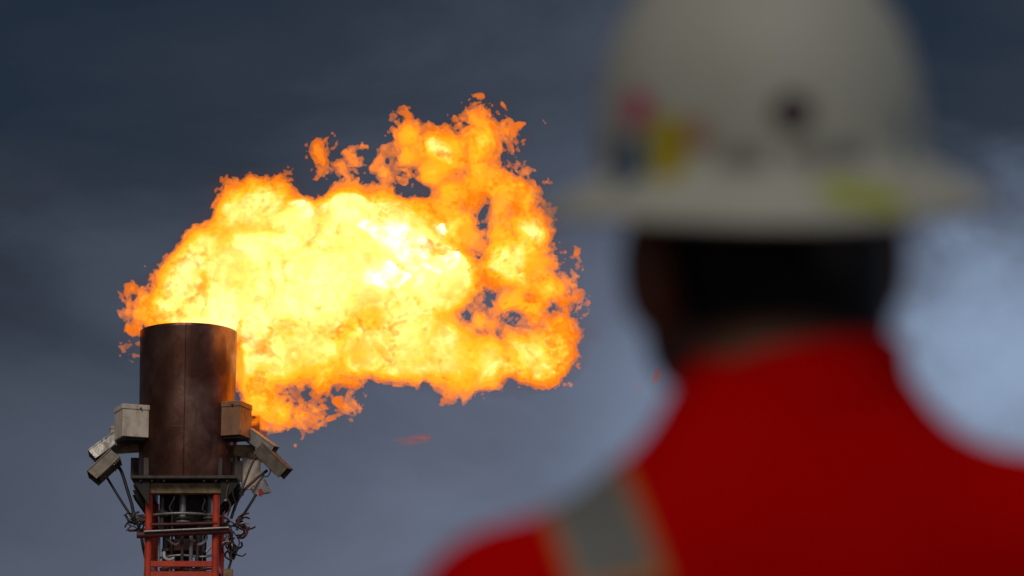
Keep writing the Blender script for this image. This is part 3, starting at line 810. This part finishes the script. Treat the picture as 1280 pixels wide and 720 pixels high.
# hair on the back of the head
F = Field(hat_c - Vector((.2, .2, .25)), hat_c + Vector((.2, .2, .12)), 0.004)
F.ellipsoid(Hl(0, -.012, -.05), (.084, .098, .108), hr, .015)
F.ellipsoid(Hl(.0, -.042, -.125), (.068, .062, .086), hr, .03)
F.ellipsoid(Hl(0, .085, -.10), (.12, .075, .16), hr, .02, 'cut')
hair = link('hair', F.mesh('hair'), M['hair'], person); hair.data.transform(Matrix.Translation(-feet))
# coverall
F = Field((feet.x - .48, WY - .30, 0.05), (feet.x + .48, WY + .40, 1.85), 0.008)
chest = Vector((feet.x, WY + .03, neck0.z - .27))
F.ellipsoid(chest, (.20, .135, .25), None, .05)
F.capsule(neck0 - Vector((-.03, -.01, .118)), shL + Vector((.01, 0, .0)), .087, .082, .06)
F.capsule(neck0 - Vector((.03, -.01, .098)), shR + Vector((-.01, 0, .0)), .09, .076, .05)
F.ellipsoid(neck0 + Vector((.012, .015, -.058)), (.096, .085, .075), None, .045); F.ellipsoid(neck0 + Vector((.004, .012, .0)), (.082, .080, .062), None, .04)
F.capsule(chest - Vector((0, 0, .1)), hips, .165, .17, .06, 1.25)
for sgn, sh_, el, wr in ((-1, shL, elL, wrL), (1, shR, elR, wrR)):
    F.capsule(sh_, el, .072, .058, .04); F.capsule(el, wr - (wr - el) * .03, .058, .046, .03)
    hipj = hips + Vector((sgn * .09, 0, -.04)); kn = Vector((feet.x + sgn * .12, feet.y + .01, .50)); an = Vector((feet.x + sgn * .135, feet.y, .13))
    F.capsule(hipj, kn, .115, .088, .05); F.capsule(kn, an, .086, .082, .04)
coverall = link('coverall', F.mesh('coverall'), M['coverall'], person); coverall.data.transform(Matrix.Translation(-feet))
# stand-up collar: a leaning band round the neck
cc = Wp(1004, 514, .0); bm = NB(); rings = []
for k in range(48):
    a = 2 * math.pi * k / 48; row = []
    for (rr, zz) in ((.092, -.055), (.080, .0), (.073, .034), (.0705, .037), (.068, .035), (.068, -.045)):
        p = cc + Vector((math.cos(a) * rr * 1.0, math.sin(a) * rr * .98 - (zz) * .12, zz + .012 * math.cos(a) * (zz > 0) * 1.0 - .020 * max(0, math.sin(a)) * (zz > 0)))
        row.append(bm.verts.new(p))
    rings.append(row)
for k in range(48):
    a, b = rings[k], rings[(k + 1) % 48]
    for i in range(5):
        bm.faces.new((a[i], b[i], b[i + 1], a[i + 1]))
part('collar', bm, 'coverall', person, 60)
# boots
for sgn in (-1, 1):
    c = Vector((feet.x + sgn * .135, feet.y, 0)); F = Field(c - Vector((.1, .15, .02)), c + Vector((.1, .28, .24)), .006)
    F.capsule(c + Vector((0, 0, .05)), c + Vector((0, 0, .17)), .062, .066, .03); F.capsule(c + Vector((0, -.02, .055)), c + Vector((0, .15, .048)), .048, .046, .04)
    F.add(lambda X, Y, Z: Z - 0.004, c - Vector((.1, .15, .03)), c + Vector((.1, .28, .004)), .01, 'cut')
    b_ = link('boot', F.mesh('boot'), M['boot'], person); b_.data.transform(Matrix.Translation(-feet))
# reflective shoulder tape, laid on the cloth and over the shoulder
from mathutils.bvhtree import BVHTree
def bvh_of(o):
    me = o.data; off = world_loc(o)
    return BVHTree.FromPolygons([v.co + off for v in me.vertices], [p.vertices[:] for p in me.polygons])
tree = bvh_of(coverall)
def wrap(nameo, mt, C, A, th0, th1, w0, w1, off, thick, parent, n=26, m=8, bot=0.0):
    bm = NB(); g = []
    B = Vector((0, -1, 0)); B = (B - A * B.dot(A)).normalized(); Zv = A.cross(B); Zv = Zv if Zv.z > 0 else -Zv
    for i in range(n + 1):
        row = []
        for j in range(m + 1):
            ww = w0 + (w1 - w0) * j / m
            th = th0 + (th1 - th0) * i / n
            o_ = C + A * ww; dr = B * math.cos(th) + Zv * math.sin(th)
            h = tree.ray_cast(o_ + dr * .35, -dr)
            p = (h[0] + h[1] * off) if h[0] is not None else o_ + dr * .08
            row.append(bm.verts.new(p))
        g.append(row)
    for i in range(n):
        for j in range(m):
            bm.faces.new((g[i][j], g[i + 1][j], g[i + 1][j + 1], g[i][j + 1]))
    return part(nameo, bm, mt, parent, 80)
SC = Wp(752, 705, .04)
SA = (Wp(860, 640, .04) - Wp(652, 705, .04)).normalized()
tape = wrap('reflective_tape', 'reflect', SC, SA, R(-14), R(200), -.027, .027, .003, .001, person)
wrap('tape_trim', 'trim', SC, SA, R(-15), R(200), -.033, -.027, .0032, .001, tape, m=2)
wrap('tape_trim', 'trim', SC, SA, R(-15), R(200), .027, .033, .0032, .001, tape, m=2)
wrap('tape_trim', 'trim', SC, SA, R(-19), R(-14), -.033, .033, .0034, .001, tape, n=3)

# ------------------------------------------------------------------ hard hat
hat = empty('hard_hat', hat_c)
tag(hat, 'scuffed off-white full brim hard hat with coloured stickers on the worker head', 'hard hat')
def hat_profile(t):
    """t 0..1 from crown to rim of the dome: radius factor, height"""
    a = t * math.pi / 2; n = 2.45
    return (math.sin(a)) ** (2 / n), (math.cos(a)) ** (2 / n)
DW, DLn, DH = .118, .134, .161
BW, BL = .160, .185
bm = NB(); seg = 80; rows = []
def hat_row(fx, fy, z, drop=0.0):
    return [bm.verts.new(Hl(math.cos(a) * fx, math.sin(a) * fy, z - drop * (1 if math.sin(a) < 0 else .3) * math.sin(a) ** 2)) for a in [2 * math.pi * k / seg for k in range(seg)]]
top = bm.verts.new(Hl(0, 0, DH))
for i in range(1, 25):
    rr, hh = hat_profile(i / 24); hz = hh * DH
    row = hat_row(DW * rr, DLn * rr, max(hz, 0))
    rows.append(row)
for q_, z_, dr_ in ((.12, -.004, 0), (.4, -.010, .003), (.75, -.018, .008), (1.0, -.023, .012)):
    rows.append(hat_row(DW + (BW - DW) * q_, DLn + (BL - DLn) * q_, z_, dr_))
rows.append(hat_row(BW + .0015, BL + .0015, -.0275, .012)); rows.append(hat_row(BW - .001, BL - .001, -.030, .012))
for q_, z_, dr_ in ((.75, -.021, .008), (.4, -.013, .003), (.0, -.007, 0)):
    rows.append(hat_row(DW + (BW - DW) * q_, DLn + (BL - DLn) * q_, z_, dr_))
for i in range(20, 3, -3):
    rr, hh = hat_profile(i / 24); rows.append(hat_row((DW - .004) * rr, (DLn - .004) * rr, hh * (DH - .004)))
for k in range(seg):
    bm.faces.new((top, rows[0][k], rows[0][(k + 1) % seg]))
for a, b in zip(rows[:-1], rows[1:]):
    for k in range(seg):
        bm.faces.new((a[k], b[k], b[(k + 1) % seg], a[(k + 1) % seg]))
bm.faces.new(rows[-1])
shell = part('shell', bm, 'shell', hat, 60)
for xo in (-.032, 0, .032):                                              # crown ribs
    bm = NB(); pts = []
    for i in range(-17, 18):
        y = i / 24 * .145; rr = min(abs(y) / DLn, .98)
        hh = (max(0, 1 - (math.hypot(y / DLn, xo / DW)) ** 2.45)) ** (1 / 2.45)
        pts.append(Hl(xo, y, hh * DH - .0015))
    add_tube(bm, pts, [.0045 * min(1, (17.6 - abs(i)) / 5) for i in range(-17, 18)], 8); part('crown_rib', bm, 'shell', hat, 60)
bm = NB(); add_tube(bm, [Hl(math.cos(a) * .088, math.sin(a) * .104 , -.03) for a in [2 * math.pi * k / 40 for k in range(41)]], .007, 6); part('headband', bm, 'st_black', hat, 60)
bm = NB(); add_tube(bm, [Hl(0, -.100, -.052), Hl(0, -.122, -.054)], .021, 20); part('ratchet_knob', bm, 'st_black', hat, 40)
htree = bvh_of(shell)
def sticker_or_glint(px, py, rx, ry, mt, rot=0.0, sq=2.0, off=.0012):
    o_ = EYE; dr = (Wp(px, py) - EYE).normalized(); h = htree.ray_cast(o_, dr)
    if h[0] is None: print('sticker missed', px, py); return
    n = h[1] if h[1].dot(dr) < 0 else -h[1]
    ex = Vector((1, 0, 0)); ex = (ex - n * ex.dot(n)).normalized(); ey = n.cross(ex)
    if ey.z < 0: ey = -ey
    ex, ey = ex * math.cos(rot) + ey * math.sin(rot), ey * math.cos(rot) - ex * math.sin(rot)
    bm = NB(); rings = [[None]]
    def pr(u, v):
        p = h[0] + ex * u + ey * v
        q_ = htree.ray_cast(p + n * .05, -n)
        return (q_[0] + n * off) if q_[0] is not None else p
    cv = bm.verts.new(pr(0, 0)); prev = None
    for j in range(1, 5):
        row = []
        for k in range(24):
            a = 2 * math.pi * k / 24; ca, sa = math.cos(a), math.sin(a)
            s_ = (abs(ca) ** sq + abs(sa) ** sq) ** (-1 / sq)
            row.append(bm.verts.new(pr(rx * MP * ca * s_ * j / 4, ry * MP * sa * s_ * j / 4)))
        for k in range(24):
            if prev is None: bm.faces.new((cv, row[k], row[(k + 1) % 24]))
            else: bm.faces.new((prev[k], row[k], row[(k + 1) % 24], prev[(k + 1) % 24]))
        prev = row
    part('sticker_or_glint', bm, mt, hat, 60)
sticker_or_glint(798, 136, 24, 24, 'st_pink')
sticker_or_glint(834, 184, 30, 40, 'st_yellow', .1, 4)
sticker_or_glint(791, 202, 28, 32, 'st_blue', 0, 3)
sticker_or_glint(762, 192, 12, 28, 'st_brown', 0, 3)
sticker_or_glint(872, 168, 20, 17, 'st_orange', .2, 3, .0016)
sticker_or_glint(991, 140, 26, 24, 'st_plum')
sticker_or_glint(928, 197, 34, 13, 'st_grey', 0, 5)
sticker_or_glint(1035, 192, 52, 12, 'st_grey', .06, 5)
sticker_or_glint(1078, 246, 54, 24, 'st_lime', -.12, 3)
sticker_or_glint(1128, 170, 8, 40, 'st_skyblue', .12, 3)  # bluish highlight on the dome's right edge, painted as a coloured patch
